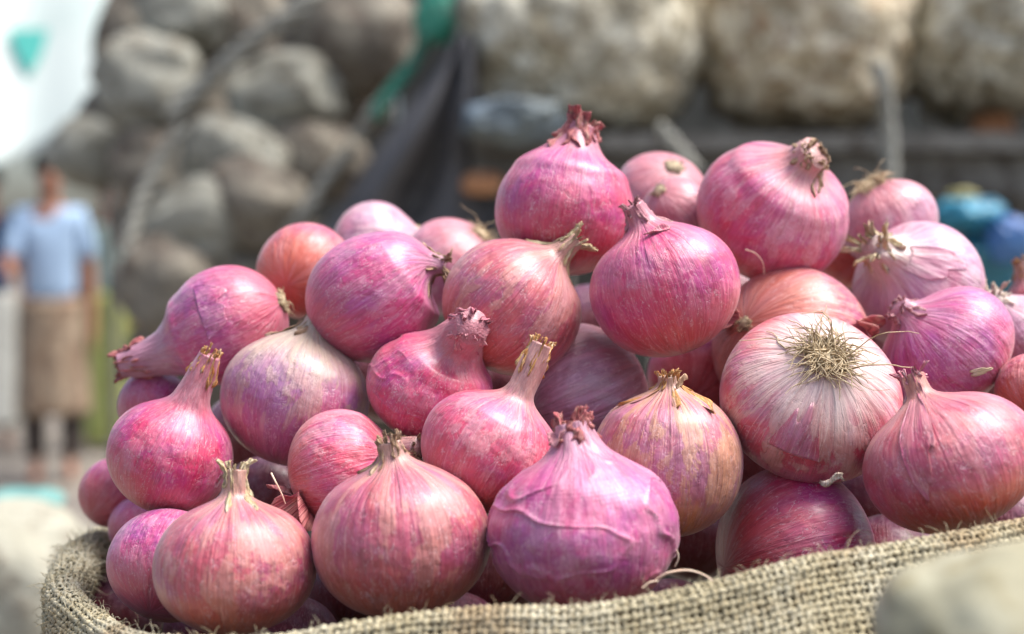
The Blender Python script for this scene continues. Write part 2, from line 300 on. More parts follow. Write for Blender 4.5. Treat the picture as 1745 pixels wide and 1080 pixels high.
# ------------------------------------------------------------------ onions
# name, centre px, centre py, half width px, k down, k up, axis to the neck (right, up, toward camera),
# neck tip (px, py, mm toward camera) or None, neck radius, taper, neck style, skin, base depth, options, label
ON = [
 ('A', 400, 968,137,.80,.86,(.0,1,.05),(402,800,0),.15,.5,('straw',.13,.10,8),'copper',.500,{}, 'copper and magenta onion with upright straw neck, front left near the sack lip'),
 ('B', 682, 918,151,.88,.86,(-.03,1,.05),(664,752,2),.16,.65,('brown',.10,.02,7),'copper',.500,{}, 'brownish pink onion with vertical brown seams and brown neck, left of the wrinkled one'),
 ('C', 995, 905,161,.86,.84,(-.05,1,.10),(975,722,0),.20,1.1,('red',.12,.05,7),'purple',.490,{'wr':1,'wide':1.4}, 'largest purple pink onion with wrinkled skin and red frayed neck at the front'),
 ('Y',1618, 785,148,.80,.76,(-.42,.88,.0),(1556,640,-4),.15,.32,('pink',.10,.12,9),'ember',.510,{}, 'orange red onion with striped pink neck resting on the burlap at the right'),
 ('W',1380, 676,155,.72,.8,(-.08,-.62,-.77),None,.15,.8,None,'blush',.515,{'root':(58,230,1.0)}, 'pale onion lying with its big tangle of dry roots facing the viewer'),
 ('AA',1137,788,129,.98,.98,(.05,1,.06),(1138,640,3),.15,.4,('orange',.07,.06,8),'gold',.535,{}, 'golden striped onion with a short stubby straw neck behind the wrinkled one'),
 ('Z',1355, 945,151,.86,.86,(.93,.12,-.25),None,.15,.8,None,'magenta',.540,{}, 'dark magenta glossy onion half hidden by the burlap edge below the rooty one'),
 ('D', 288, 965,104,.86,.9,(.2,.75,-.6),None,.15,.8,None,'purple',.535,{}, 'purple onion tucked behind the front left onion and touching the sack lip'),
 ('CC',838, 765,119,.90,.80,(.45,.88,.05),(923,585,2),.19,.8,('orange',.10,.03,8),'rose',.530,{}, 'smooth pink onion with a tall orange neck, left above the wrinkled onion'),
 ('EE',583, 800,104,.86,.86,(.85,.20,-.2),(714,762,12),.20,1.0,('brown',.10,.05,7),'rose',.545,{'flap':(520,868)}, 'pink onion with torn red skin at its lower left and a brown neck pointing right'),
 ('E', 292, 776,107,.92,.86,(.33,.92,.1),(358,605,4),.19,1.7,('orange',.13,.02,8),'magenta',.555,{}, 'magenta onion with pale scuffs and a long neck rising in front of the tapered one'),
 ('J', 505, 678,126,.92,.86,(.18,.97,.0),(541,545,-2),.15,1.5,('brown',.05,.0,6),'straw',.550,{}, 'onion with yellowish upper skin and violet right side below the egg shaped one'),
 ('DD',732, 668,112,.72,.76,(.40,.90,.0),(806,556,24),.30,1.2,('pink',.05,.02,7),'magenta',.555,{'wr':.5}, 'deep pink onion with thick magenta neck leaning right, in the middle left'),
 ('P',1130, 490,128,.92,.84,(-.25,.97,.0),(1078,350,2),.15,1.0,('mauve',.08,.03,7),'magenta',.565,{}, 'rose red onion with thin curved mauve neck, under the tall topmost onion'),
 ('N', 873, 522,122,.93,.9,(.55,.80,.15),(985,408,4),.14,.9,('straw',.15,.14,8),'copper',.565,{'spot':1}, 'orange pink onion with one dark spot and straw neck bent to the right'),
 ('BB',992, 672,122,.90,.9,(-.75,-.3,.2),None,.15,.8,None,'grey',.575,{'fd':.600}, 'greyish pink onion with parallel pale stripes, behind the orange neck'),
 ('V',1348, 590,136,.92,.92,(.6,-.25,-.5),None,.15,.8,None,'copper',.575,{'root':(22,40,.5)}, 'tan streaked onion directly behind the pale onion with the root tangle'),
 ('X',1612, 600,124,.72,.74,(-.72,.66,.1),(1527,524,4),.18,.8,('mauve',.05,.03,7),'purple',.565,{'scar':1}, 'lilac pink onion with a pale scar and short red neck at the right'),
 ('I', 388, 553,102,1.0,.95,(-.88,-.42,-.16),(205,622,-2),.26,1.9,('red',.16,.03,8),'purple',.590,{'root':(30,70,.45)}, 'purple onion lying with its long neck pointing left and roots on the right'),
 ('M', 640, 505,109,1.10,1.0,(.65,.70,.05),(758,452,2),.17,.7,('brown',.10,.25,7),'purple',.585,{}, 'egg shaped violet onion with pale highlight and twiggy neck, left of centre'),
 ('Q',1318, 362,131,.86,.80,(.30,.72,.55),(1390,262,22),.26,.5,('brown',.05,.0,8),'rose',.600,{'wide':1.7}, 'big round pink onion with pointed brown neck, highest at the right'),
 ('O', 962, 362,121,.88,.90,(.12,1,.05),(993,215,0),.25,1.1,('red',.16,.12,7),'magenta',.600,{'wide':1.6}, 'topmost magenta onion with ruffled red neck on the heap'),
 ('K', 520, 462, 82,1.08,1.0,(.2,.3,-.9),None,.15,.8,None,'ember',.645,{}, 'plain orange red onion behind the egg shaped violet onion'),
 ('U',1566, 486,112,.84,.84,(-.62,.45,.55),(1486,420,22),.22,1.4,('straw',.18,.20,9),'pale',.610,{}, 'pale pink onion with a flared straw coloured neck at the upper right'),
 ('T',1515, 378, 82,.85,.9,(.42,-.80,-.1),None,.15,.8,None,'pale',.660,{'root':(40,110,.8)}, 'small pink onion with dry roots on top, behind the flared neck onion'),
 ('II',1450,432, 60,.9,.9,(.1,.3,-.9),None,.15,.8,None,'ember',.66,{}, 'deep red onion mostly hidden behind the big round one at the right'),
 ('R',1128, 335, 82,.82,.85,(-.2,-.6,-.6),None,.15,.8,None,'pale',.690,{'root':(30,30,.3)}, 'pale pink onion behind the topmost onion, nearest the background'),
 ('S',1150, 358, 58,.90,.9,(.5,-.5,-.5),None,.15,.8,None,'pale',.65,{'root':(22,30,.4)}, 'small whitish onion squeezed between the two tallest onions'),
 ('L', 640, 432, 90,.80,.85,(.75,.3,.25),(745,432,6),.16,1.5,('straw',.05,.02,6),'pale',.690,{'root':(18,20,.4)}, 'pale onion with a tan stem draped to the right, behind the egg shaped onion'),
 ('HH',775, 456, 92,.84,.85,(-.5,-.6,-.3),None,.15,.8,None,'pale',.680,{'root':(26,60,1.0)}, 'pinkish white onion with upright root wisps left of the topmost onion'),
 ('H', 266, 692, 64,.95,.9,(.3,.6,-.6),None,.15,.8,None,'purple',.620,{}, 'small dark purple onion peeking out behind the long necked onion at the left'),
 ('F', 196, 838, 58,1.08,.95,(.4,.5,-.7),None,.15,.8,None,'magenta',.640,{}, 'small crimson onion at the far left end of the heap'),
 ('G', 240, 900, 55,.95,.9,(.4,.5,-.7),None,.15,.8,None,'purple',.620,{}, 'dark shaded onion low behind the sack lip'),
 ('FF',1185,640, 82,.95,.9,(.2,.5,-.8),None,.15,.8,None,'magenta',.620,{}, 'shadowed purple onion in the gap above the golden striped onion'),
 ('GG',1732,575, 74,.90,.9,(-.5,.7,.1),(1684,505,4),.24,1.6,('cream',.16,.28,9),'pale',.620,{}, 'whitish onion with cream frayed neck at the right edge'),
 ('JJ',1775,520, 60,.90,.9,(-.4,.9,0),(1740,445,0),.24,1.5,('orange',.12,.03,7),'copper',.68,{}, 'onion at the right edge of which mostly the orange neck tip shows'),
 ('KK',1765,665, 66,.95,.9,(.4,.5,-.6),None,.15,.8,None,'ember',.56,{}, 'dark red onion cut by the right picture edge beside the lilac one'),
 # lower ones seen in the gaps of the heap, shade put into their dark skin
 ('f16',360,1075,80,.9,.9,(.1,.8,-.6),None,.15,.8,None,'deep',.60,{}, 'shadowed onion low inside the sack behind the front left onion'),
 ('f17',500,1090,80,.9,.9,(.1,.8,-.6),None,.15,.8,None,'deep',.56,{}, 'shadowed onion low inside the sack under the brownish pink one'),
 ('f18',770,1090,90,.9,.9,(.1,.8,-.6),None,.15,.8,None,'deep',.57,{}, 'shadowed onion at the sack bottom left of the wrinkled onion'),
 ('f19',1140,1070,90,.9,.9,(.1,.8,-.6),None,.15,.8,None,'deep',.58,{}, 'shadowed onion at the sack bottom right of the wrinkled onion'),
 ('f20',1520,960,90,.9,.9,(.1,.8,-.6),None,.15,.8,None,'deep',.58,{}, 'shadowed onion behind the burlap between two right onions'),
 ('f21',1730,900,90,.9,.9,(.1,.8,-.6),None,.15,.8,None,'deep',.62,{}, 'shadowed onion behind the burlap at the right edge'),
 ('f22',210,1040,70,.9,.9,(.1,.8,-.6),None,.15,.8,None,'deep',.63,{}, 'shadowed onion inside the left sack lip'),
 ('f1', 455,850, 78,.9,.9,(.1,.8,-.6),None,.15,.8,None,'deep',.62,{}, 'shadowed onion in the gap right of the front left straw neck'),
 ('f2', 600,1000, 80,.9,.9,(.1,.8,-.6),None,.15,.8,None,'deep',.60,{}, 'shade-darkened onion low between the two front left onions'),
 ('f3', 835,975, 85,.9,.9,(.1,.8,-.6),None,.15,.8,None,'deep',.60,{}, 'shade-darkened onion low behind the gap left of the wrinkled onion'),
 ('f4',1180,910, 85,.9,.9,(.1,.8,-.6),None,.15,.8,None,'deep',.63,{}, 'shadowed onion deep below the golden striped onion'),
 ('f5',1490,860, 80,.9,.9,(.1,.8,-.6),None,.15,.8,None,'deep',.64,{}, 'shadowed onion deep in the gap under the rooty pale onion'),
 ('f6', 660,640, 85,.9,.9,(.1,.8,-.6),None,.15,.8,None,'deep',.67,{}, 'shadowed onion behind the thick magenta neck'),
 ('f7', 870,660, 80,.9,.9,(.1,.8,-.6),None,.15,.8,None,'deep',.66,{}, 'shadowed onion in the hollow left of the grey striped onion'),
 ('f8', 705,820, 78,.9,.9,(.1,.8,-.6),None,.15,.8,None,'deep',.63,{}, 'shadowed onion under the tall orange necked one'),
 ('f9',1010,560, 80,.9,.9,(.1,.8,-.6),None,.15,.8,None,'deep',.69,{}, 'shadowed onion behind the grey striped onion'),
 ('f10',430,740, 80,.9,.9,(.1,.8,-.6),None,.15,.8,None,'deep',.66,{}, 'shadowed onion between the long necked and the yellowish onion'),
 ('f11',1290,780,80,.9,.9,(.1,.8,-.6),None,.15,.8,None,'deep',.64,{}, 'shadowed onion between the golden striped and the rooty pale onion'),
 ('f12',1470,600,80,.9,.9,(.1,.8,-.6),None,.15,.8,None,'deep',.68,{}, 'shade-darkened red onion in the gap left of the lilac one'),
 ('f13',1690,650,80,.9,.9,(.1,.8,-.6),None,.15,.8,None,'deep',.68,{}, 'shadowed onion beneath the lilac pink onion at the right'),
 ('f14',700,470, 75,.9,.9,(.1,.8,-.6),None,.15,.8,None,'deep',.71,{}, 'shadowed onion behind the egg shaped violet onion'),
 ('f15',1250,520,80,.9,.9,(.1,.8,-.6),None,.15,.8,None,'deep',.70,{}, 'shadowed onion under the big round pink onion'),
]
# settle depths: nearer onions first, each further one slides back along its line of sight until it only touches
placed = []
for rec in sorted(ON, key=lambda r: r[12]):
    cx, cy, r, d = rec[1], rec[2], rec[3], rec[12]
    for it in range(80):
        R = r/FPX*d*.93; c = at(cx, cy, d); bad = False
        for (c2, R2) in placed:
            if np.linalg.norm(c-c2) < (R+R2)*.955: bad = True; break
        if not bad: break
        d += .003
    if 'fd' in rec[13]: d = rec[13]['fd']
    placed.append((at(cx, cy, d), r/FPX*d*.93)); rec[13]['d'] = d
GROUP = 'red onions heaped in the open burlap sack'

def build_onion(idx, rec):
    key, cx, cy, rpx, kd, ku, ax, tip, rn, tp, neck, pal, d0, opt, label = rec
    d = opt['d']; C0 = at(cx, cy, d); r = rpx/FPX*d
    A = cdir(*ax); seed = idx + 1.0
    root = empty('onion', C0, label, 'onion', GROUP)
    # local frame
    if tip is not None:
        tq = at(tip[0], tip[1], d - tip[2]/1000.0) - C0; A = A*.45 + tq/np.linalg.norm(tq)*.55; A /= np.linalg.norm(A)
    X = np.cross(A, (0, 0, 1.0)) if abs(A[2]) < .9 else np.cross(A, (0, 1.0, 0)); X /= np.linalg.norm(X); Y = np.cross(A, X)
    # centreline
    s0 = .66
    if tip is not None:
        Tp = at(tip[0], tip[1], d - tip[2]/1000.0) - C0
        p0 = A*r*s0; L = np.linalg.norm(Tp-p0); p1 = p0 + A*L*.52
        tt = np.linspace(0, 1, 61); cl = bez(p0, p1, Tp, tt)
        arc = np.concatenate([[0], np.cumsum(np.linalg.norm(np.diff(cl, axis=0), axis=1))])/r
        send = s0 + arc[-1]
        def center(s):
            s = np.asarray(s, float); out = A[None]*(r*s)[:, None]
            m = s > s0
            t = np.interp(s[m]-s0, arc, tt); q = bez(p0, p1, Tp, t)
            ex = np.maximum(s[m]-send, 0)*r; dirn = (Tp-p1)/np.linalg.norm(Tp-p1)
            out[m] = q + dirn[None]*ex[:, None]; return out
    else:
        send = ku + .08
        def center(s):
            s = np.asarray(s, float); return A[None]*(r*s)[:, None]
    def radius(s):
        s = np.asarray(s, float)
        if tip is None: return radius0(s)
        acc = 0; wsum = 0
        wd_ = .075*sstep(s, .0, .35)
        for k_, g_ in ((-1.5, .3), (-1, .6), (-.5, .9), (0, 1), (.5, .9), (1, .6), (1.5, .3)):
            acc = acc + g_*radius0(s+k_*wd_); wsum += g_
        return acc/wsum
    def radius0(s):
        kk = np.where(s < 0, kd, ku)
        body = np.clip(1-(np.abs(s)/kk)**2.15, 0, 1)**.5
        if tip is not None:
            w = .17*tp
            nk = rn*(1+ (1.15+tp*.35)*np.exp(-np.clip((s-ku*.80)/w, -1.0, 9)))
            nk = np.minimum(nk, .80)*sstep(s, .15, .55)
            h = .20; m = np.maximum(body, nk); dd = np.clip(h-np.abs(body-nk), 0, h)
            R = m + dd*dd/(4*h)*sstep(s, .3, .9)
            R = R*(1 - .17*sstep(s, send-.30, send-.04))
        else: R = body
        return R
    hi = 2 if opt.get('wr', 0) else 1
    th = np.linspace(0, 2*PI, 112*hi, endpoint=False)
    a = np.linspace(0, 1, 30*hi); sb = -kd*np.cos(a*PI/2)
    su = np.linspace(0, send, 66*hi)[1:] if tip is not None else (ku*np.sin(np.linspace(0, 1, 34)[1:]*PI/2))
    s = np.concatenate([sb, su]); Rs = radius(s)*r; Rs[0] = r*.002
    Cn = center(s); Tn = np.gradient(Cn, axis=0); Tn[:len(sb)] = A; Tn /= np.linalg.norm(Tn, axis=1)[:, None]+1e-12
    Ns = np.zeros_like(Tn); n = X.copy()
    for i in range(len(s)):
        n = n-Tn[i]*np.dot(n, Tn[i]); n /= np.linalg.norm(n); Ns[i] = n
    Bs = np.cross(Tn, Ns)
    TH, S = np.meshgrid(th, s, indexing='ij')
    wob = lown(TH, S, seed, .046, 3, 2.2) + lown(TH, S*.4, seed+50, .006, 9, .6, 8)
    wob += lown(TH, S*.15, seed+90, .020, 22, .3, 8)*(sstep(S, .6, 1.1) + .12)
    if tip is not None: wob += lown(TH+S*2.0, S, seed+30, .20, 7, 1.0, 6)*sstep(S, ku*.9, ku*1.25)
    wrk = opt.get('wr', 0)
    if wrk:
        P = np.stack([np.cos(TH)*1.5, np.sin(TH)*1.5, S*2.6], -1).reshape(-1, 3)
        nz = np.array([mn.fractal(Vector(p)*.80+Vector((seed, 3.3, 1)), 1.0, 2.0, 2) for p in P]).reshape(TH.shape)
        nz2 = np.array([mn.noise(Vector(p)*.5+Vector((seed*2, 1.3, 5))) for p in P]).reshape(TH.shape)
        wob += wrk*(.036*np.exp(-(nz/.05)**2)*sstep(nz2, -.25, .10) + .045*nz)*sstep(S, -.8, 0)*(1-sstep(S, 1.0, 1.3))
    RR = Rs[None]*(1+wob)
    V = Cn[None] + (np.cos(TH)[..., None]*Ns[None] + np.sin(TH)[..., None]*Bs[None])*RR[..., None]
    sv = np.where(S < 0, S/kd, S/ku)
    oc = np.stack([np.cos(TH), np.sin(TH), sv], -1)
    nv = len(s)
    vv = V.reshape(-1, 3); ff = [tuple(x) for x in grid_faces(len(th), nv, True)]
    ff.append(tuple(i*nv+nv-1 for i in range(len(th)))); 
    m = onion_mat(pal, seed, wrk*.7)
    b = mesh_obj('bulb', vv, ff, m, root, oc.reshape(-1, 3))
    # ---- neck of dry, frayed skins
    if tip is not None:
        mat, ext, flare, ns = neck; R_ = random.Random(idx*13+5)
        g = Geo(); sA = send - min(.42, (send-s0)*.55)
        cD = center(np.array([send-.02, send])); tdir = cD[1]-cD[0]; tdir /= np.linalg.norm(tdir)
        for k in range(ns*2):
            inner = k % 2
            t0 = 2*PI*(k+R_.uniform(-.3, .3))/(ns*2); wd = (2*PI/ns)*R_.uniform(.38, .75)*opt.get('wide', 1); nl, nw = 22, 7
            e = ext*R_.uniform(.1, 1.3)*(1.0 if inner else .85); st_ = sA + R_.uniform(-.16, .16)
            ss = np.linspace(st_, send+e, nl); cc = center(ss)
            tl = np.linspace(0, 1, nl)
            Tt = np.gradient(cc, axis=0); Tt /= np.linalg.norm(Tt, axis=1)[:, None]
            Nn = np.array([X - t*np.dot(X, t) for t in Tt]); Nn /= np.linalg.norm(Nn, axis=1)[:, None]; Bn = np.cross(Tt, Nn)
            base = radius(np.minimum(ss, send))*(1.02 + (.0 if inner else .05))
            tw = R_.uniform(-.5, .9); fl = flare*R_.uniform(.1, 1.3)
            outr = base*(.75 if inner else 1)*(1-.12*tl) + fl*np.clip((ss-send+ext*.5)/max(ext, .05), 0, 1.6)**1.6*.7
            outr = np.maximum(outr + np.where(tl < .12, -.06*(1-tl/.12), 0), .02)
            us = np.linspace(-.5, .5, nw)
            taper = (1-(.22 if 'wide' in opt else .50 if mat in ('red', 'brown') else .75)*sstep(tl, .55, 1.0)*R_.uniform(.4, 1))*(.30+.70*sstep(tl, 0, .25))
            rag = np.array([R_.uniform(-.12, .12) for _ in range(nw)])
            V1 = np.zeros((nw, nl, 3)); 
            ph = R_.uniform(0, 6)
            for j, u in enumerate(us):
                ang = t0 + u*wd*taper + tw*tl
                rr = outr*(1 + .10*math.cos(u*9+ph) + .09*np.sin(tl*9+ph+u*4) + .05*np.sin(tl*23+ph*3+u*9)) - abs(u)**2*.10*outr
                off = (rag[j]*np.clip((tl-.75)*4, 0, 1)*ext*r)[:, None]*tdir
                V1[j] = cc + (np.cos(ang)[:, None]*Nn + np.sin(ang)[:, None]*Bn)*(rr*r)[:, None] + off
            thick = .00035
            ctr = cc[None]; dirn = V1-ctr; dirn /= np.linalg.norm(dirn, axis=2)[..., None]+1e-9
            V2 = V1 - dirn*thick
            f1 = grid_faces(nw, nl); n1 = nw*nl
            f2 = f1[:, ::-1]+n1
            e1 = [(j, j+1, j+1+n1, j+n1) for j in range(nl-1)]; e2 = [((nw-1)*nl+j+1, (nw-1)*nl+j, (nw-1)*nl+j+n1, (nw-1)*nl+j+1+n1) for j in range(nl-1)]
            e3 = [(i*nl+nl-1, (i+1)*nl+nl-1, (i+1)*nl+nl-1+n1, i*nl+nl-1+n1) for i in range(nw-1)]
            U, Tl = np.meshgrid(us, tl, indexing='ij'); q = R_.uniform(0, 9)
            o1 = np.stack([U*wd*1.2+q, np.full_like(U, q), Tl*2+q], -1).reshape(-1, 3)
            g.add(np.vstack([V1.reshape(-1, 3), V2.reshape(-1, 3)]), np.vstack([f1, f2, e1, e2, e3]), np.vstack([o1, o1]))
        g.obj('neck', NECK[mat], root)
    # ---- roots
    if 'root' in opt:
        sp, nfib, ln = opt['root']; g = Geo(); R_ = random.Random(idx*31+2)
        rb = sp/FPX*d; bot = -A*r*kd
        plate = Geo(); 
        for q in range(7):
            rr = rb*(.16+.11*q); 
        pa = np.linspace(0, 2*PI, 28, endpoint=False); pr = np.linspace(0, 1, 6)
        PV = []
        for t_ in pa:
            for q in pr:
                k_ = 1+.15*math.sin(t_*5+idx)+.08*math.sin(t_*11)
                sur = -A*(r*kd*math.sqrt(max(0, 1-(rb*.62*q*k_/r)**2)))
                PV.append(sur + (X*math.cos(t_)+Y*math.sin(t_))*rb*.62*q*k_ - A*(.0014*(1-q**3)+.0003) + A*.0009*(q > .99))
        plate.add(np.array(PV), grid_faces(28, 6, True), np.array(PV)*60)
        tuft = plate.obj('root_plate', ROOTM if ln > .6 else ROOTD, root)
        for q in range(nfib):
            t_ = R_.uniform(0, 2*PI); r0 = rb*.62*math.sqrt(R_.random())
            a_ = X*math.cos(t_)+Y*math.sin(t_)
            side = -X*math.sin(t_)+Y*math.cos(t_)
            p = -A*(r*kd*math.sqrt(max(0, 1-(r0/r)**2))+.0008) + a_*r0
            L = rb*ln*R_.uniform(.35, 1.35)*(2.0 if R_.random() < .10 else 1)
            bend = R_.uniform(.4, 2.0); sw = R_.uniform(-2.6, 2.6); pts = [p]; dirn = -A*R_.uniform(.1, .8)+a_*R_.uniform(-.5, .9)+side*R_.uniform(-.5, .5)
            ns_ = 9
            for i in range(ns_):
                dirn = dirn/np.linalg.norm(dirn); p = p + dirn*L/ns_
                dirn = dirn + (a_*.22*bend + side*.30*sw + A*.14*bend*(1 if ln > .4 else .4) + np.array([R_.uniform(-.5, .5) for _ in range(3)]))
                lp = np.linalg.norm(p/np.array(1.0)); u_ = np.dot(p, A); pr_ = p-A*u_
                lim = math.sqrt(max(0, 1-(np.linalg.norm(pr_)/r)**2))*r*kd
                if -u_ < lim+.0006: p = pr_ - A*(lim+.0006)
                pts.append(p)
            w0 = rb*.017*R_.uniform(.7, 1.5)+.00010
            tube(g, np.array(pts), np.linspace(w0, w0*.35, len(pts)), 4, R_.uniform(0, 9))
        o = g.obj('root_fibres', ROOTM if ln > .4 else ROOTD, tuft); o['kind'] = 'stuff'
    # ---- patches of loose outer skin
    def surf(t_, s_):
        i = np.clip(np.interp(s_, s, np.arange(nv)), 0, nv-1.001); i0 = i.astype(int); f_ = (i-i0)[..., None]
        tn = (t_ % (2*PI))/(2*PI)*len(th); j0 = tn.astype(int) % len(th); j1 = (j0+1) % len(th); g_ = (tn-np.floor(tn))[..., None]
        W = lambda j, k: V[j, k]
        return (W(j0, i0)*(1-f_)+W(j0, i0+1)*f_)*(1-g_) + (W(j1, i0)*(1-f_)+W(j1, i0+1)*f_)*g_
    return dict(pal=pal, root=root, surf=surf, C=C0, r=r, A=A, X=X, Y=Y, mat=m, d=d, V=V, th=th, s=s)

ONI = {}
for i, rec in enumerate(ON): ONI[rec[0]] = build_onion(i, rec)

def peel_on(key, px, py, w_, h_, matl, lift=.0016, seed=1, name='loose_skin', rot=0.0, curl=1.0, label=None):
    """papery flake of outer skin lying on the bulb where the line of sight (px, py) meets it"""
    o = ONI[key]; V = o['V']; d = o['d']
    R_ = np.random.default_rng(seed)
    # nearest front-facing surface vertex to the ray
    P = V.reshape(-1, 3)+o['C']-CAM; z = P@FV; u = (P@RV)/z*FPX+872.5; v = 540-(P@UV_)/z*FPX
    front = z < o['d'] + .002
    k = np.argmin((u-px)**2+(v-py)**2 + np.where(front, 0, 1e9)); p = V.reshape(-1, 3)[k]
    nrm = p/np.linalg.norm(p); a = np.cross(nrm, o['A']); a /= np.linalg.norm(a); b = np.cross(nrm, a)
    ca, sa = math.cos(rot), math.sin(rot); a, b = a*ca+b*sa, b*ca-a*sa
    nr, na = 7, 26; g = Geo(); sc = d/FPX; out = []; ocs = []
    for j in range(na):
        t_ = 2*PI*j/na; rag = 1+.18*math.sin(3*t_+seed)+.10*math.sin(5*t_+seed*2)+R_.uniform(-.06, .06)
        for i in range(nr):
            q = i/(nr-1)
            x = math.cos(t_)*q*rag*w_*sc; y = math.sin(t_)*q*rag*h_*sc
            pp = p + a*x + b*y
            # project on to bulb
            D_ = V.reshape(-1, 3); kk = np.argmin(((D_-pp)**2).sum(1)); base = D_[kk]
            nn = base/np.linalg.norm(base)
            pp = pp + nn*(np.dot(base-pp, nn)) + nn*(.0005 + lift*curl*q**3*(.5+.5*math.sin(2*t_+seed)))
            out.append(pp); ocs.append((x*60+seed, seed, y*60))
    g.add(np.array(out), grid_faces(na, nr, True), np.array(ocs))
    ob = g.obj(name, matl, o['root'])
    md = ob.modifiers.new('thickness', 'SOLIDIFY'); md.thickness = .0003; md.offset = 0
    if label: ob['label'] = label
    return ob
FILMW = paper_mat('loose_film_pale', (.62,.42,.36), (.70,.54,.46), (.74,.62,.50))
FILMJ = paper_mat('loose_film_yellow', (.60,.50,.30), (.66,.56,.36), (.60,.40,.40))
peel_on('X', 1668, 632, 6, 19, FILMJ, .0001, 3, rot=.9, label='small pale scar of lifted skin')
peel_on('EE', 520, 862, 34, 22, NECK['red'], .0080, 12, curl=1.4, rot=.6, label='torn red outer skin')
peel_on('EE', 500, 840, 20, 20, NECK['red'], .0060, 13, curl=1.4)
peel_on('V', 1240, 545, 22, 30, NECK['red'], .0040, 14, curl=1.3, label='crumpled red outer skin')
peel_on('V', 1472, 560, 12, 30, NECK['red'], .0050, 15, curl=1.5)
peel_on('P', 1120, 395, 20, 7, NECK['pink'], .0018, 19)
peel_on('C', 950, 752, 18, 14, NECK['mauve'], .0030, 20)

def lift_skin(key, px, py, hw, ln, lift=.0009, seed=1, up=-1):
    """a torn outer layer: follows the bulb along the meridians, its ragged free edge stands off the flesh"""
    o = ONI[key]; V = o['V']; th = o['th']; s_ = o['s']; nth, ns_ = V.shape[:2]
    P = V.reshape(-1, 3)+o['C']-CAM; z = P@FV; u = (P@RV)/z*FPX+872.5; v = 540-(P@UV_)/z*FPX
    k = np.argmin((u-px)**2+(v-py)**2 + np.where(z < o['d']+.002, 0, 1e9)); ti, si = k//ns_, k % ns_
    R_ = np.random.default_rng(seed); na, nl = 34, 16; V1 = []; O = []
    T0 = th[ti]; S0 = s_[si]
    for i in range(na):
        a = i/(na-1)*2-1; tt = T0 + a*hw
        env = (1-abs(a)**2.5); L = ln*env*(1+.26*math.sin(a*4+seed)+.10*math.sin(a*11+seed*2)+R_.uniform(-.03, .03))
        for j in range(nl):
            q = j/(nl-1); ss = S0 - up*ln*.5 + up*L*q
            x = (tt % (2*PI))/(2*PI)*nth; i0 = int(x) % nth; i1 = (i0+1) % nth; fx = x-int(x)
            y = float(np.interp(ss, s_, np.arange(ns_))); j0 = min(int(y), ns_-2); fy = y-j0
            p = (V[i0, j0]*(1-fx)+V[i1, j0]*fx)*(1-fy)+(V[i0, j0+1]*(1-fx)+V[i1, j0+1]*fx)*fy
            n = p - o['A']*np.dot(p, o['A'])*.3; n /= np.linalg.norm(n)
            edge = max(q**3, abs(a)**6)
            V1.append(p + n*(.00022 + lift*edge*(.55+.45*math.sin(a*5+seed*1.7)))); O.append((math.cos(tt), math.sin(tt), ss*1.12+.05))
    g = Geo(); g.add(np.array(V1), grid_faces(na, nl), np.array(O))
    ob = g.obj('loose_skin', onion_mat(o['pal'], seed+100), o['root']); md = ob.modifiers.new('thickness', 'SOLIDIFY'); md.thickness = .00022; md.offset = 1
    return ob
for i_, a_ in enumerate([('Y',1560,760,.30,.8),('W',1360,740,.30,.45),('I',360,520,.5,.5),('U',1600,450,.5,.5)]):
    lift_skin(*a_, lift=.00055, seed=i_+3)
def hair_on(key, px, py, pts, w0=.00035, mat=HAIRM):
    o = ONI[key]; g = Geo(); P = np.array([at(x, y, o['d']-o['r']*f) - o['C'] for x, y, f in pts])
    tube(g, catmull(P, 6), np.linspace(w0, w0*.5, (len(P)-1)*6+1), 5, px*.01)
    return g.obj('root_hair', mat, o['root'])
hair_on('C', 1000, 1040, [(985, 1012, .72), (982, 1030, .66), (986, 1048, .60)])
hair_on('C', 1150, 920, [(1152, 935, .32), (1156, 950, .30), (1150, 966, .30)])
hair_on('Q', 1300, 450, [(1270, 425, .86), (1288, 432, .86), (1300, 448, .82), (1302, 468, .76)], .0003)

# ------------------------------------------------------------------ loose bits between the onions
def bit(pts, w0, label, mat=HAIRM, name='root_strand', cat='root strand'):
    g = Geo(); P = np.array([at(*p) for p in pts]); o0 = P.mean(0)
    Q = catmull(P, 8); tube(g, Q, np.linspace(w0, w0*.55, len(Q)), 5, 1.3)
    o = g.obj(name, mat, None, origin=o0); o.location = tuple(o0); return tag(o, label, cat)
bit([(1118, 988, .470), (1140, 976, .468), (1172, 972, .468), (1200, 980, .466), (1222, 996, .464)], .00055, 'curved pale root strand on the burlap right of the wrinkled onion')
bit([(462, 806, .520), (470, 822, .518), (480, 842, .520), (486, 858, .522)], .0004, 'thin pale root strand in the dark gap left of the torn skinned onion')
bit([(1095, 1002, .466), (1108, 992, .466), (1122, 990, .466)], .0005, 'short broken root bit beside the lower right of the wrinkled onion')
def scrap(px, py, d, w_, h_, mat, label, seed):
    R_ = np.random.default_rng(seed); sc = d/FPX; V = []; O = []
    for j in range(14):
        t_ = 2*PI*j/14; rg = 1+R_.uniform(-.35, .35)
        for i in range(5):
            q = i/4; x = math.cos(t_)*q*rg*w_*sc; y = math.sin(t_)*q*rg*h_*sc
            V.append((x, -.3*y + .0025*math.sin(x*500+seed)*q, y + .002*math.sin(x*700))); O.append((x*80+seed, seed, y*80))
    g = Geo(); g.add(np.array(V), grid_faces(14, 5, True), O); c = at(px, py, d)
    o = g.obj('peel_scrap', mat); o.location = tuple(c); md = o.modifiers.new('thickness', 'SOLIDIFY'); md.thickness = .0003
    return tag(o, label, 'onion peel')
scrap(1418, 818, .500, 20, 7, NECK['cream'], 'white scrap of peel under the rooty pale onion', 3)
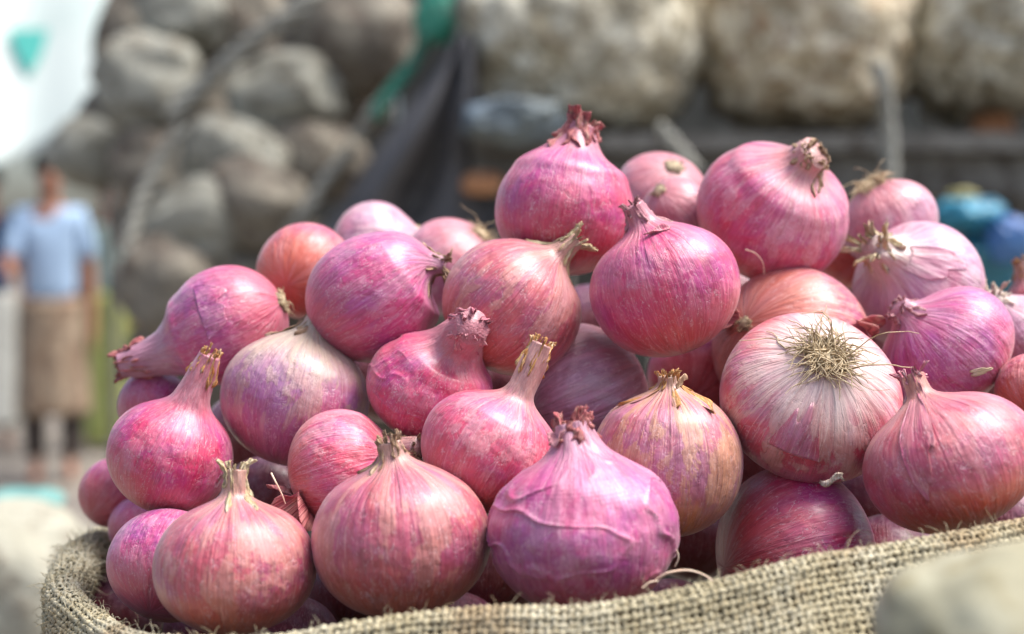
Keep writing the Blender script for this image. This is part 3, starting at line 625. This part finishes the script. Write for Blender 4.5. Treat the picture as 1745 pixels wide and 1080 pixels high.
scrap(374, 818, .503, 8, 7, NECK['pink'], 'tiny pale pink peel flake left of the front left straw neck', 4)
scrap(1238, 500, .560, 12, 9, NECK['pink'], 'small pink peel flake below the big round onion', 5)
scrap(1160, 650, .520, 11, 9, NECK['brown'], 'small brown peel flake right of the short stubby neck', 6)

# ------------------------------------------------------------------ burlap sack
rim_px = [(330,880,.78),(215,893,.70),(165,905,.655),(130,940,.605),(118,985,.560),(150,1044,.515),(235,1080,.480),(330,1088,.464),(450,1084,.452),(600,1062,.446),
          (760,1044,.444),(860,1036,.442),(980,1036,.440),(1110,1018,.440),(1220,990,.446),(1360,952,.452),(1500,934,.458),(1640,908,.466),(1760,886,.478),(1880,868,.500),(1985,840,.560),(2010,800,.64)]
rim = catmull(np.array([at(*p) for p in rim_px]), 14)
# resample by arc length
def resample(P, step):
    L = np.concatenate([[0], np.cumsum(np.linalg.norm(np.diff(P, axis=0), axis=1))]); n = int(L[-1]/step)
    q = np.linspace(0, L[-1], n+1); return np.stack([np.interp(q, L, P[:, k]) for k in range(3)], 1), q
SP = .00235
rim, rq = resample(rim, SP/2)
rT = np.gradient(rim, axis=0); rT /= np.linalg.norm(rT, axis=1)[:, None]
kern = np.ones(25)/25
rO = np.cross(rT, (0, 0, 1.0)); 
rO = np.stack([np.convolve(np.pad(rO[:, k], 12, 'edge'), kern, 'valid') for k in range(3)], 1)
rO[:, 2] = 0; rO /= np.linalg.norm(rO, axis=1)[:, None]       # outward (towards the camera in front)
NU = len(rim)
lt = 1-sstep(rq, rq[0]+.16, rq[0]+.30)                         # 1 on the thick left roll, 0 on the flat front edge
rad = .0045 + .0048*lt
# cross-section arc length: inside wall up, over the lip, down outside
vin, vout = .045, .105
vs_ = np.arange(-vin, vout, SP/2); NV = len(vs_)
S3 = np.zeros((NU, NV, 3)); NR = np.zeros((NU, NV, 3))
bul = .0025*np.sin(rq*38)+.0018*np.sin(rq*83+1)
for j, v in enumerate(vs_):
    hp = rad*PI/2
    a = np.clip(v/rad, -PI/2, PI/2)                             # -90 deg inside .. +90 deg outside
    o_ = np.sin(a)*rad; z_ = (np.cos(a)-1)*rad
    dn = np.maximum(np.abs(v)-hp, 0)
    slope = np.where(v > 0, .55, -.25)
    o_ = o_ + np.where(v > 0, dn*(.52-.72*lt), dn*.30) ; z_ = z_ - dn*.85
    ripple = np.where(v > 0, 1, .3)*dn/.06*.006*np.sin(rq*45+v*22) + bul*.6
    S3[:, j] = rim + rO*(o_+ripple)[:, None] + np.array((0, 0, 1.0))[None]*z_[:, None]
du = np.gradient(S3, axis=0); dv = np.gradient(S3, axis=1); NR = np.cross(du, dv); NR /= np.linalg.norm(NR, axis=2)[..., None]+1e-12
c0 = NR[NU//2, NV//2]
if c0@(-FV)+c0[2] < 0: NR = -NR
sack = empty('burlap_sack', (0.05, .62, .72), 'open jute burlap sack of loose weave holding the heap of red onions', 'sack')
SO = np.array(sack.location)
jit = lambda n, a: rng.uniform(-a, a, n)
def yarns(along_u, name):
    """every yarn is a tube that goes over and under the crossing ones"""
    Vs = []; Fs = []; n0 = 0; sides = 5; th = np.linspace(0, 2*PI, sides, endpoint=False)
    cnt = (NV if along_u else NU)//2
    for k in range(cnt):
        i = 2*k
        if along_u: P = S3[:, i].copy(); N = NR[:, i]; m = np.arange(NU); rr_l = lt
        else:       P = S3[i].copy(); N = NR[i]; m = np.arange(NV); rr_l = np.full(NV, lt[i])
        ph = PI*k + (0 if along_u else PI)
        wave = np.cos(m*PI/2 + ph)*.00062
        T = np.gradient(P, axis=0); T /= np.linalg.norm(T, axis=1)[:, None]+1e-12; B = np.cross(N, T)
        x = m*.25+k*7.3
        lat = (np.sin(x*.9+k)*.4+np.sin(x*.37+k*2.1)*.6)*.00050*(1+rr_l*1.6) + rng.normal(0, .00010, len(m))*(1+rr_l*2)
        P = P + N*(wave + rng.normal(0, .00012, len(m))*(1+2.5*rr_l))[:, None] + B*lat[:, None]
        rbase = rng.uniform(.00058, .00086)*(1+.22*np.sin(x*1.3+k)+.10*rng.normal(0, 1, len(m)))
        ring = P[None] + (np.cos(th)[:, None, None]*B[None]*1.12 + np.sin(th)[:, None, None]*N[None]*.80)*rbase[None, :, None]
        Vs.append(ring.reshape(-1, 3)); Fs.append(grid_faces(sides, len(m), True)+n0); n0 += sides*len(m)
    v = np.vstack(Vs)-SO
    o = mesh_obj(name, v, np.vstack(Fs), JUTE, sack, None); o['kind'] = 'stuff'
    return o
yarns(True, 'weft_yarns'); yarns(False, 'warp_yarns')
# cloth ground just under the yarns, coloured dark so their gaps look shaded, carried on down to the foot of the sack
NL = 26; low = np.zeros((NU, NL, 3))
for j in range(NL):
    t = (j+1)/NL; low[:, j] = S3[:, -1] - NR[:, -1]*.0012 + rO*(.05*math.sin(t*PI*.8)*t)[None] if False else S3[:, -1] - NR[:, -1]*.0012 + rO*(.03*math.sin(t*2.4)) + np.array((0, 0, -.29*t))
lin = np.concatenate([S3-NR*.0011, low], axis=1)
uu, vv_ = np.meshgrid(np.arange(NU)/2.0, np.arange(lin.shape[1])/2.0, indexing='ij')
mesh_obj('cloth', (lin-SO).reshape(-1, 3), grid_faces(NU, lin.shape[1]), LINE, sack, np.stack([uu, vv_, uu*0], -1).reshape(-1, 3))
# stray fibres along the lip
g = Geo()
for k in range(2600):
    i = rng.integers(5, NU-5); L_ = lt[i]
    if rng.random() > .45+.55*L_: continue
    j = int(np.clip(rng.normal(np.searchsorted(vs_, 0.0), 9+14*L_), 2, NV-3))
    p = S3[i, j]+NR[i, j]*.0008; dirn = NR[i, j]*rng.uniform(.1, 1.0) + rT[i]*rng.uniform(-1, 1) + np.array((0, 0, 1))*rng.uniform(-.3, .5)
    L = rng.uniform(.002, .0065)*(1+.5*(rng.random() < .08)+.5*L_); pts = [p]
    for q in range(5):
        dirn = dirn/np.linalg.norm(dirn); p = p+dirn*L/5; dirn = dirn + rng.normal(0, .38, 3) - NR[i, j]*.12; pts.append(p)
    tube(g, np.array(pts), np.linspace(.00016+.00010*L_, .00008, 6), 3, rng.random())
o = g.obj('frayed_fibres', JUTE, sack, origin=SO); o['kind'] = 'stuff'
# inner bottom of the sack; shade under the heap painted as dark cloth
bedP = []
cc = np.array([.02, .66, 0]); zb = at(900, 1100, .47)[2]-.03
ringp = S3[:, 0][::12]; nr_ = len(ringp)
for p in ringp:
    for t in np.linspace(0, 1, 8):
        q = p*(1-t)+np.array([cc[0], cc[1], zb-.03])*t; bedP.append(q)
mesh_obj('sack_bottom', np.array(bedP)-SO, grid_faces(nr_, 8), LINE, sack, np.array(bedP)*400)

# ------------------------------------------------------------------ setting behind
def bb(name, p0, p1, mat, parent=None, bev=.004):
    """bevelled box between two corners"""
    import bmesh
    p0, p1 = np.minimum(p0, p1), np.maximum(p0, p1); bm = bmesh.new(); bmesh.ops.create_cube(bm, size=1)
    for v in bm.verts: v.co = Vector([(p0[i]+p1[i])/2 + v.co[i]*(p1[i]-p0[i]) for i in range(3)])
    bmesh.ops.bevel(bm, geom=bm.edges[:], offset=bev, segments=2, affect='EDGES')
    me = D.meshes.new(name); bm.to_mesh(me); bm.free(); me.materials.append(mat)
    o = D.objects.new(name, me); COL.objects.link(o)
    if parent is not None: o.parent = parent; me.transform(__import__('mathutils').Matrix.Translation(-parent.location))
    return o
GROUNDM = blob_mat('packed_earth', (.16,.14,.12), (.24,.21,.17), (.10,.09,.08), 1.2, .95, .02)
me = D.meshes.new('ground'); n = 60
gx = np.concatenate([-np.geomspace(80, .3, n//2), np.geomspace(.3, 80, n//2)]); gy = gx+6
X_, Y_ = np.meshgrid(gx, gy, indexing='ij'); Z_ = .012*np.sin(X_*2.1)*np.sin(Y_*1.7)
gr = mesh_obj('ground', np.stack([X_, Y_, Z_], -1).reshape(-1, 3), grid_faces(n, n), GROUNDM); tag(gr, kind='structure')

def lump(name, px, py, d, rx, ry, rz, mat, label, cat, group=None, seed=1, bumpf=7.0, bumpa=.06, low=.12, rot=0.0, nu=72, nv=48, tie=None):
    """bulging sack or tuber: noise displaced closed body; sizes in pixels at its distance"""
    c = at(px, py, d); sc = d/FPX; V = []
    th = np.linspace(0, 2*PI, nu, endpoint=False); ph = np.linspace(0, PI, nv)
    ca, sa = math.cos(rot), math.sin(rot)
    for t in th:
        for p in ph:
            q = Vector((math.sin(p)*math.cos(t), math.sin(p)*math.sin(t), math.cos(p)))
            q2 = Vector([math.copysign(abs(x)**.82, x) for x in q])
            k = 1 + low*mn.noise(q*1.3+Vector((seed*3.7, 0, 1)))
            if bumpa:
                dd, _ = mn.voronoi(q*bumpf*.5+Vector((seed, seed, 0)))
                k += bumpa*(.5-dd[0]*1.3)
            x, y, z = q2.x*rx*sc*k, q2.y*rz*sc*k, q2.z*ry*sc*k
            V.append((x*ca-z*sa, y, x*sa+z*ca))
    o = mesh_obj(name, np.array(V), grid_faces(nu, nv, True), mat); o.location = tuple(c)
    return tag(o, label, cat, group)

SACKM = blob_mat('mottled_net_sack', (.34,.30,.21), (.70,.67,.54), (.15,.11,.07), 16, .85, .01)
SACKB = blob_mat('brown_net_sack', (.34,.28,.18), (.68,.62,.47), (.22,.11,.05), 16, .85, .01)
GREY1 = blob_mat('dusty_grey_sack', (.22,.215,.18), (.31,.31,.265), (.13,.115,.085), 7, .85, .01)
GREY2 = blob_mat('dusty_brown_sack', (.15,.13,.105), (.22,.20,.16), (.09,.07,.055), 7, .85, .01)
WOOD = blob_mat('grey_weathered_wood', (.11,.105,.095), (.17,.165,.15), (.06,.05,.04), 9, .8, .004)
DARK = blob_mat('dark_tarpaulin', (.075,.073,.075), (.10,.097,.10), (.055,.053,.055), 5, .6, .004)

# stall rack carrying the big sacks
DR = 2.6
rack = empty('stall_rack', (at(1300, 300, DR)[0], DR+.3, 0), 'grey wooden stall rack carrying the big mottled sacks', 'rack')
za = at(1300, 228, DR)[2]; xl = at(850, 0, DR)[0]; xr = at(1990, 0, DR)[0]
for k in range(3):
    bb('board', (xl-.05, DR-.02+k*.24, za-.035), (xr, DR+.20+k*.24, za), WOOD, rack)
bb('beam', (xl-.05, DR+.02, za-.115), (xr, DR+.07, za-.037), WOOD, rack)
for px in (890, 1400, 1930):
    x = at(px, 0, DR)[0]
    for yy in (.10, .62): bb('post', (x-.035, DR+yy, 0), (x+.035, DR+yy+.07, za-.037), WOOD, rack)
bb('lower_board', (xl, DR+.1, za-.62), (xr, DR+.72, za-.59), WOOD, rack)
SG = 'big mottled sacks lying on the stall rack'
lump('produce_sack', 985, 70, DR+.22, 205, 190, 230, SACKM, 'leftmost big mottled sack on the rack, sloping down at its left', 'sack', SG, 2, 9, .13, .16, rot=-.12)
lump('produce_sack', 1372, 60, DR+.22, 190, 176, 230, SACKB, 'middle big mottled sack on the rack with a brown underside', 'sack', SG, 5, 9, .13, .14, rot=-.08)
lump('produce_sack', 1700, 60, DR+.24, 168, 148, 230, SACKM, 'rightmost big mottled sack on the rack, cut by the right edge', 'sack', SG, 9, 9, .13, .14)

# heap of tied bulging sacks at the left, and their ropes
HG = 'dusty bulging sacks piled up behind the onions at the left'
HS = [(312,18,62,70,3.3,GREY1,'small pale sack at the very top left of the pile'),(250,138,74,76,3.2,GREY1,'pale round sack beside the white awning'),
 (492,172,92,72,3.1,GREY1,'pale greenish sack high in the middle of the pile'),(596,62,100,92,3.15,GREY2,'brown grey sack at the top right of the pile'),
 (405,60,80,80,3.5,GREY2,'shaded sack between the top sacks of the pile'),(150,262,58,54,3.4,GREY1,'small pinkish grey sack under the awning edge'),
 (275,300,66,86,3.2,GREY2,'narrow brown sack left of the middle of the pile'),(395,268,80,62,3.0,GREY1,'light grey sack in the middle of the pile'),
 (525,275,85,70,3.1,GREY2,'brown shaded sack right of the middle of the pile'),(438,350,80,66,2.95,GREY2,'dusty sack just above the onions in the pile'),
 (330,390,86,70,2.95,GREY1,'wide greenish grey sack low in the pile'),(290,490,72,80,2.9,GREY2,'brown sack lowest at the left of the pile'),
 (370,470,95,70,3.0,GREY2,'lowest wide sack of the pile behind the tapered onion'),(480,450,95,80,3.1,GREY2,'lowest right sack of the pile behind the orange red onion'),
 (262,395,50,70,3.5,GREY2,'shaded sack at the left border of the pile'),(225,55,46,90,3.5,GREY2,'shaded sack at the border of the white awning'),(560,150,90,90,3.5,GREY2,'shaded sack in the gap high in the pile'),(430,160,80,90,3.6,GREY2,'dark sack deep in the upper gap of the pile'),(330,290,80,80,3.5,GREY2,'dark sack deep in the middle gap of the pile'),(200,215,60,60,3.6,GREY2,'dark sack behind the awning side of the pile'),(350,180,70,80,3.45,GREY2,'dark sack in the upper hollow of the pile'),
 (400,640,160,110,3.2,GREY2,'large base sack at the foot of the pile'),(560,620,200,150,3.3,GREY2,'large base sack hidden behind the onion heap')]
for i, (x, y, rx, ry, dd, m, lb) in enumerate(HS):
    lump('tied_sack', x, y, dd, rx*1.16, ry*1.10, (rx+ry)*.55, m, lb, 'sack', HG, i+20, 6, .10, .22, rot=(-.3 if i % 2 else .3), nu=48, nv=32)
def rope(pts, w, mat, label, name='rope', cat='rope', strands=True):
    P = catmull(np.array([at(*p) for p in pts]), 16); o0 = P.mean(0); g = Geo()
    T, N, B = frames(P); L = np.concatenate([[0], np.cumsum(np.linalg.norm(np.diff(P, axis=0), axis=1))])
    if strands:
        for s_ in range(3):
            a = L/(w*7)*2*PI + s_*2*PI/3
            tube(g, P+(np.cos(a)[:, None]*N+np.sin(a)[:, None]*B)*w*.5, w*.55, 7, s_)
    else: tube(g, P, w, 8)
    o = g.obj(name, mat, origin=o0); o.location = tuple(o0); return tag(o, label, cat)
ROPEM = blob_mat('dusty_rope', (.26,.26,.23), (.36,.36,.32), (.18,.16,.13), 20, .9)
GREENR = blob_mat('green_cord', (.02,.20,.14), (.05,.27,.19), (.14,.24,.19), 12, .7)
rope([(560,-40,2.95),(500,20,2.92),(430,70,2.95),(340,150,3.0),(290,200,3.0)], .020, ROPEM, 'thick pale rope slanting across the top sacks of the pile')
rope([(310,215,2.9),(270,280,2.9),(235,350,2.88),(215,430,2.85)], .014, ROPEM, 'pale rope slanting down the left of the pile')
rope([(735,60,2.8),(690,130,2.8),(640,185,2.8),(608,235,2.8)], .014, ROPEM, 'pale rope running alongside the green cord')
rope([(600,255,2.8),(560,300,2.82),(520,360,2.82),(490,400,2.84)], .014, ROPEM, 'pale rope low at the right border of the pile')
rope([(770,-20,2.74),(738,40,2.74),(700,110,2.74),(655,170,2.74),(640,200,2.74)], .013, GREENR, 'bright green cord hanging down the edge of the dark tarpaulin')
lump('green_knot', 742, 30, 2.72, 32, 44, 26, GREENR, 'bright green knotted cloth at the top of the green cord', 'cloth', None, 61, 5, .2, .3, nu=32, nv=24)
rope([(1497,110,2.42),(1508,160,2.42),(1515,240,2.44),(1518,320,2.44)], .014, ROPEM, 'pale rope hanging straight down from the middle and right big sacks')
rope([(1120,215,2.44),(1150,245,2.44),(1185,290,2.44)], .012, ROPEM, 'short slanting rope end below the leftmost big sack')

# dark tarpaulin: folded sheet, in front of the space under the rack
tp_pts = []
for i in range(30):
    u = i/29
    for j in range(24):
        v = j/23
        y = 50+430*v+u*20*(1-v); pxl = 785-.70*(y-50); pxr = 805+70*v; x = pxl+(pxr-pxl)*u
        tp_pts.append(at(x, y, 2.62+.03*math.sin(u*14+v*2)+.02*math.sin(v*9+u*4)))
tp_pts = np.array(tp_pts); c0 = tp_pts.mean(0)
o = mesh_obj('tarpaulin', tp_pts-c0, grid_faces(30, 24), DARK); o.location = tuple(c0)
md = o.modifiers.new('thickness', 'SOLIDIFY'); md.thickness = .004
tag(o, 'dark grey tarpaulin hanging in folds between the sack pile and the rack', 'tarpaulin')

# blurred oddments around the rack
BLUE1 = blob_mat('turquoise_plastic', (.02,.22,.34), (.06,.30,.42), (.02,.15,.26), 12, .4, .01, .5)
BLUE2 = blob_mat('blue_plastic', (.04,.12,.36), (.09,.22,.46), (.03,.09,.26), 12, .4, .01, .5)
TEAL = blob_mat('teal_plastic', (.015,.13,.19), (.04,.19,.24), (.01,.09,.14), 12, .4, .01, .5)
PALEB = blob_mat('pale_blue_sheet', (.11,.15,.19), (.17,.20,.20), (.07,.08,.085), 10, .6)
ORNG = blob_mat('rusty_orange', (.40,.17,.07), (.48,.24,.12), (.28,.12,.06), 10, .7)
OLIV = blob_mat('olive_yellow_cloth', (.30,.28,.12), (.36,.33,.16), (.32,.30,.14), 10, .8)
lump('plastic_bag', 1655, 366, 2.3, 56, 30, 50, BLUE1, 'turquoise plastic bag above the other blue bags at the right', 'plastic bag', None, 71, 6, .25, .3, nu=48, nv=32)
lump('plastic_bag', 1722, 408, 2.25, 40, 40, 40, BLUE2, 'bright blue plastic bag nearest the right edge', 'plastic bag', None, 72, 6, .25, .3, nu=48, nv=32)
lump('plastic_bag', 1672, 462, 2.3, 72, 56, 60, TEAL, 'dark teal plastic bag lowest of the blue bags', 'plastic bag', None, 73, 6, .25, .3, nu=48, nv=32)
lump('cloth_bundle', 1640, 338, 2.42, 26, 16, 20, OLIV, 'small yellowish bundle on top of the turquoise bag', 'cloth', None, 74, 6, .2, .3, nu=32, nv=24)
lump('folded_sheet', 875, 205, 2.52, 80, 40, 60, PALEB, 'crumpled grey blue sheet on the left end of the rack', 'cloth', None, 75, 6, .25, .3, nu=48, nv=32)
lump('clay_pot', 822, 312, 2.55, 36, 20, 26, ORNG, 'rusty orange object low in front of the dark tarpaulin', 'pot', None, 76, 4, .1, .1, nu=32, nv=24)
lump('brown_bundle', 1690, 250, 2.75, 40, 60, 40, ORNG, 'rusty brown bundle under the right end of the rack', 'bundle', None, 77, 5, .2, .2, nu=32, nv=24)
lump('grey_bundle', 1590, 300, 2.9, 90, 60, 60, GREY1, 'grey bundle under the rack left of the rusty brown one', 'bundle', None, 78, 5, .2, .2, nu=32, nv=24)
lump('storage_crate_cover', 1640, 560, 2.7, 190, 90, 90, DARK, 'dark covered load below the blue plastic bags', 'bundle', None, 79, 5, .2, .2, nu=32, nv=24)

# back wall of the stalls
WALLM = blob_mat('shade_dark_boards', (.05,.05,.045), (.08,.08,.07), (.035,.035,.03), 2.5, .9, .01)  # shade at the back of the stalls put into a dark base colour
bw = empty('stall_wall', (1.2, 4.3, 0), 'shade-darkened stall wall of boards behind the rack', 'wall')
xw = at(240, 0, 4.3)[0]
for k in range(16):
    x0 = xw + k*.26
    bb('board', (x0, 4.3 + (k % 3)*.004, -.02), (x0+.252, 4.34, 3.0), WALLM, bw)

# white awning with a green emblem, far left
AWN = blob_mat('white_canvas', (.48,.55,.52), (.52,.58,.55), (.44,.52,.49), .6, .8, .004)
GREENP = NT('green_print').fin((.04, .30, .26, 1), .6)
aw = empty('awning', at(60, 120, 9.0), 'bright white canvas awning with a green wedge emblem at the top left', 'awning')
Aorig = np.array(aw.location); NUa, NVa = 24, 24
AV = []
for i in range(NUa):
    u = i/(NUa-1)
    for j in range(NVa):
        v = j/(NVa-1); x = -420 + 660*u
        ybot = 292 - 100*max(0, (x+40)/220.0)**1.3 if x > -40 else 292 + (-(x+40))*.1
        y = -170 + (ybot+170)*v; AV.append(at(x, y, 9.4 - 1.6*v + .05*math.sin(u*20)))
mesh_obj('canvas', np.array(AV)-Aorig, grid_faces(NUa, NVa), AWN, aw).modifiers.new('thickness', 'SOLIDIFY').thickness = .01
def patch(pts, d, name, mat, parent, org, th_=.012):
    P = [at(x, y, d) - org for x, y in pts]; n_ = len(P); B_ = [p+FV*th_ for p in P]
    return mesh_obj(name, np.array(P+B_), [tuple(range(n_)), tuple(range(2*n_-1, n_-1, -1))]+[(i, (i+1) % n_, (i+1) % n_+n_, i+n_) for i in range(n_)], mat, parent, smooth=False)
# emblem lies on the canvas
def ad(y): return 9.4-1.6*(y+170)/(292+170) - .07
e_ = [at(x, y, ad(y))-Aorig for x, y in [(14, 52), (84, 52), (72, 92), (50, 130), (28, 92)]]
mesh_obj('emblem', np.array(e_), [(0, 1, 2, 3, 4)], GREENP, aw, smooth=False).modifiers.new('thickness', 'SOLIDIFY').thickness = .01
for x in (-380, 190):
    p = at(x, 300, 7.9)-Aorig
    g = Geo(); tube(g, [p+np.array((0, 0, .3)), p-np.array((0, 0, p[2]+Aorig[2]+.0))], .03, 8); g.obj('pole', WOOD, aw)

# ------------------------------------------------------------------ people
def skinned(name, pts, edges, radii, mat, parent, rootv=0, sub=2):
    me = D.meshes.new(name); me.from_pydata([tuple(p) for p in pts], edges, []); me.materials.append(mat)
    o = D.objects.new(name, me); COL.objects.link(o); o.parent = parent
    sk = o.modifiers.new('skin', 'SKIN'); sk.use_smooth_shade = True
    for i, sv in enumerate(me.skin_vertices[0].data):
        r_ = radii[i]; sv.radius = r_ if isinstance(r_, tuple) else (r_, r_); sv.use_root = (i == rootv)
    ss = o.modifiers.new('sub', 'SUBSURF'); ss.levels = sub; ss.render_levels = sub
    return o
def person(px, feet_d, facing, skin, shirt, lower, hair, label, lower_len, arm):
    base = at(px, 540, feet_d); P0 = np.array((base[0], base[1], 0.0))
    root = empty('person', P0, label, 'person'); root.rotation_euler = (0, 0, facing); root.scale = (.82, .82, 1.0)
    # body: pelvis, spine, neck, head; arms with five fingers; legs (local, facing -Y)
    pts = [(0,0,.92),(0,0,1.08),(0,0,1.25),(0,.01,1.38),(0,0,1.46),(0,-.01,1.54),(0,-.01,1.64)]
    rad = [(.15,.11),(.13,.10),(.16,.11),(.12,.09),(.05,.05),(.075,.09),(.07,.085)]
    ed = [(i, i+1) for i in range(6)]
    def add(p, r_, par): pts.append(p); rad.append((r_, r_)); ed.append((par, len(pts)-1)); return len(pts)-1
    for sx in (-1, 1):
        sh = add((sx*.17, .01, 1.37), .055, 3)
        if arm and sx == arm:
            el = add((sx*.25, -.10, 1.14), .040, sh); wr = add((sx*.22, -.33, 1.10), .028, el); dv = np.array((-.1*sx, -1, .0))
        else:
            el = add((sx*.24, .02, 1.09), .040, sh); wr = add((sx*.25, -.05, .85), .028, el); dv = np.array((0, -.15, -1))
        dv = dv/np.linalg.norm(dv); q = np.array(pts[wr]); pm = add(tuple(q+dv*.07), .030, wr)
        for f in range(4):
            off = np.array((0, (f-1.5)*.02, 0)) if dv[2] < -.5 else np.array(((f-1.5)*.02, 0, 0))
            a_ = add(tuple(q+dv*.11+off), .009, pm); add(tuple(q+dv*(.165-.008*abs(f-1.5))+off+np.array((0, -.01, -.01))), .008, a_)
        add(tuple(q+dv*.07+np.array((-sx*.035, -.02, .01))), .010, pm)
        hp = add((sx*.09, 0, .86), .09, 0); kn = add((sx*.10, -.02, .48), .055, hp); an = add((sx*.10, .02, .09), .038, kn); add((sx*.11, -.14, .035), .035, an)
    skinned('body', pts, ed, rad, skin, root)
    # face details
    for sx in (-1, 1):
        g = Geo(); 
        th = np.linspace(0, 2*PI, 10, endpoint=False)
        tube(g, [(sx*.03, -.103, 1.615), (sx*.03, -.108, 1.615)], .010, 8); e = g.obj('eye', hair, root)
    g = Geo(); tube(g, [(0, -.095, 1.62), (0, -.118, 1.585), (0, -.098, 1.578)], [.006, .013, .009], 8); g.obj('nose', skin, root)
    g = Geo(); tube(g, [(-.025, -.094, 1.548), (0, -.103, 1.546), (.025, -.094, 1.548)], .006, 6); g.obj('mouth', D.materials['lip'], root)
    # hair: cap over the crown
    V = []; nu_, nv_ = 28, 12
    for i in range(nu_):
        t = 2*PI*i/nu_
        for j in range(nv_):
            p = (PI*.56 if math.sin(t) > -.2 else PI*.36)*j/(nv_-1)
            V.append((.098*math.sin(p)*math.cos(t)*(1+.03*math.sin(7*t)), .005+.112*math.sin(p)*math.sin(t), 1.63+.105*math.cos(p)))
    mesh_obj('hair', np.array(V), grid_faces(nu_, nv_, True), hair, root).modifiers.new('t', 'SOLIDIFY').thickness = .012
    # shirt: follows the torso and upper arms
    sp = [(0,0,.90),(0,0,1.06),(0,0,1.22),(0,.01,1.36),(0,.0,1.43)]; sr = [(.185,.135),(.165,.13),(.185,.135),(.15,.11),(.065,.065)]; se = [(0,1),(1,2),(2,3),(3,4)]
    for sx in (-1, 1):
        k = len(sp); sp += [(sx*.17, .01, 1.38), (sx*.215, (-.05 if arm == sx else .015), 1.24), (sx*.235, (-.09 if arm == sx else .02), 1.15)]; sr += [(.072,.072), (.062,.062), (.060,.060)]; se += [(3, k), (k, k+1), (k+1, k+2)]
    skinned('shirt', sp, se, sr, shirt, root)
    # wrapped cloth from the waist down
    V = []; zs = np.linspace(.96, .96-lower_len, 16)
    for i in range(40):
        t = 2*PI*i/40
        for z in zs:
            k = (.96-z)/lower_len; f = 1+.045*math.sin(t*9+z*3)*(.3+k)
            V.append((.19*(1+.15*k)*math.cos(t)*f, .145*(1+.2*k)*math.sin(t)*f, z))
    mesh_obj('wrapped_cloth', np.array(V), grid_faces(40, 16, True), lower, root).modifiers.new('t', 'SOLIDIFY').thickness = .008
    tp_, te_, tr_ = [(0,0,.90)], [], [(.15,.12)]
    for sx in (-1, 1):
        k = len(tp_); tp_ += [(sx*.10,0,.78),(sx*.115,-.01,.48),(sx*.115,.02,.12)]; tr_ += [(.11,.11),(.085,.085),(.075,.075)]; te_ += [(0,k),(k,k+1),(k+1,k+2)]
    skinned('trousers', tp_, te_, tr_, DARKT, root)
    return root
DARKT = blob_mat('dark_trousers', (.06,.05,.045), (.10,.08,.07), (.04,.035,.03), 6, .85, .01, .2)
SK = NT('skin'); SK = SK.fin((.30, .13, .075, 1), .55)
lip = NT('lip').fin((.26, .08, .06, 1), .5)
HAIR = NT('black_hair').fin((.015, .013, .013, 1), .6)
def pl(name, c): return blob_mat(name, c, tuple(min(1, x*1.12) for x in c), tuple(x*.8 for x in c), 6, .85, .01, .2)
LBLUE = pl('light_blue_shirt', (.34,.47,.64)); TAN = blob_mat('tan_wrap', (.27,.19,.13), (.36,.28,.20), (.12,.08,.06), 7, .85, .01, .2); NAVY = pl('navy_cloth', (.05,.09,.18)); PTEAL = pl('pale_teal_cloth', (.44,.58,.54))
YGREEN = pl('yellow_green_cloth', (.42,.46,.15)); WHITEC = pl('off_white_cloth', (.60,.60,.55))
person(88, 7.4, .25, SK, LBLUE, TAN, HAIR, 'person in a light blue shirt and tan wrapped cloth standing at the far left', .60, -1)
person(190, 8.6, -.3, SK, PTEAL, YGREEN, HAIR, 'person in pale teal top and yellow green wrap, behind the one in blue', .90, 0)
person(-18, 8.6, .4, SK, NAVY, WHITEC, HAIR, 'person in navy top and whitish wrap cut by the left picture edge', .80, 0)

# ------------------------------------------------------------------ near left sacks, foreground tuber
BEIGE = blob_mat('pale_beige_sack', (.30,.29,.23), (.38,.37,.30), (.20,.18,.14), 10, .9, .01)
lump('beige_sack', 30, 1010, 1.35, 150, 150, 150, BEIGE, 'pale beige sack at the lower left edge, topped by a teal cloth', 'sack', None, 81, 5, .10, .15, nu=64, nv=48)
lump('teal_cloth', 40, 852, 1.45, 72, 18, 70, pl('teal_cover', (.15,.30,.28)), 'small teal cloth lying on the pale beige sack', 'cloth', None, 83, 5, .1, .2, nu=48, nv=32)
POT = blob_mat('pale_potato_skin', (.30,.28,.19), (.40,.385,.28), (.24,.21,.12), 40, .7, .001)
lump('potato', 1735, 1135, .32, 252, 208, 220, POT, 'large pale tuber blurred in the foreground at the lower right corner', 'potato', None, 91, 5, .05, .14, rot=.1, nu=96, nv=64)
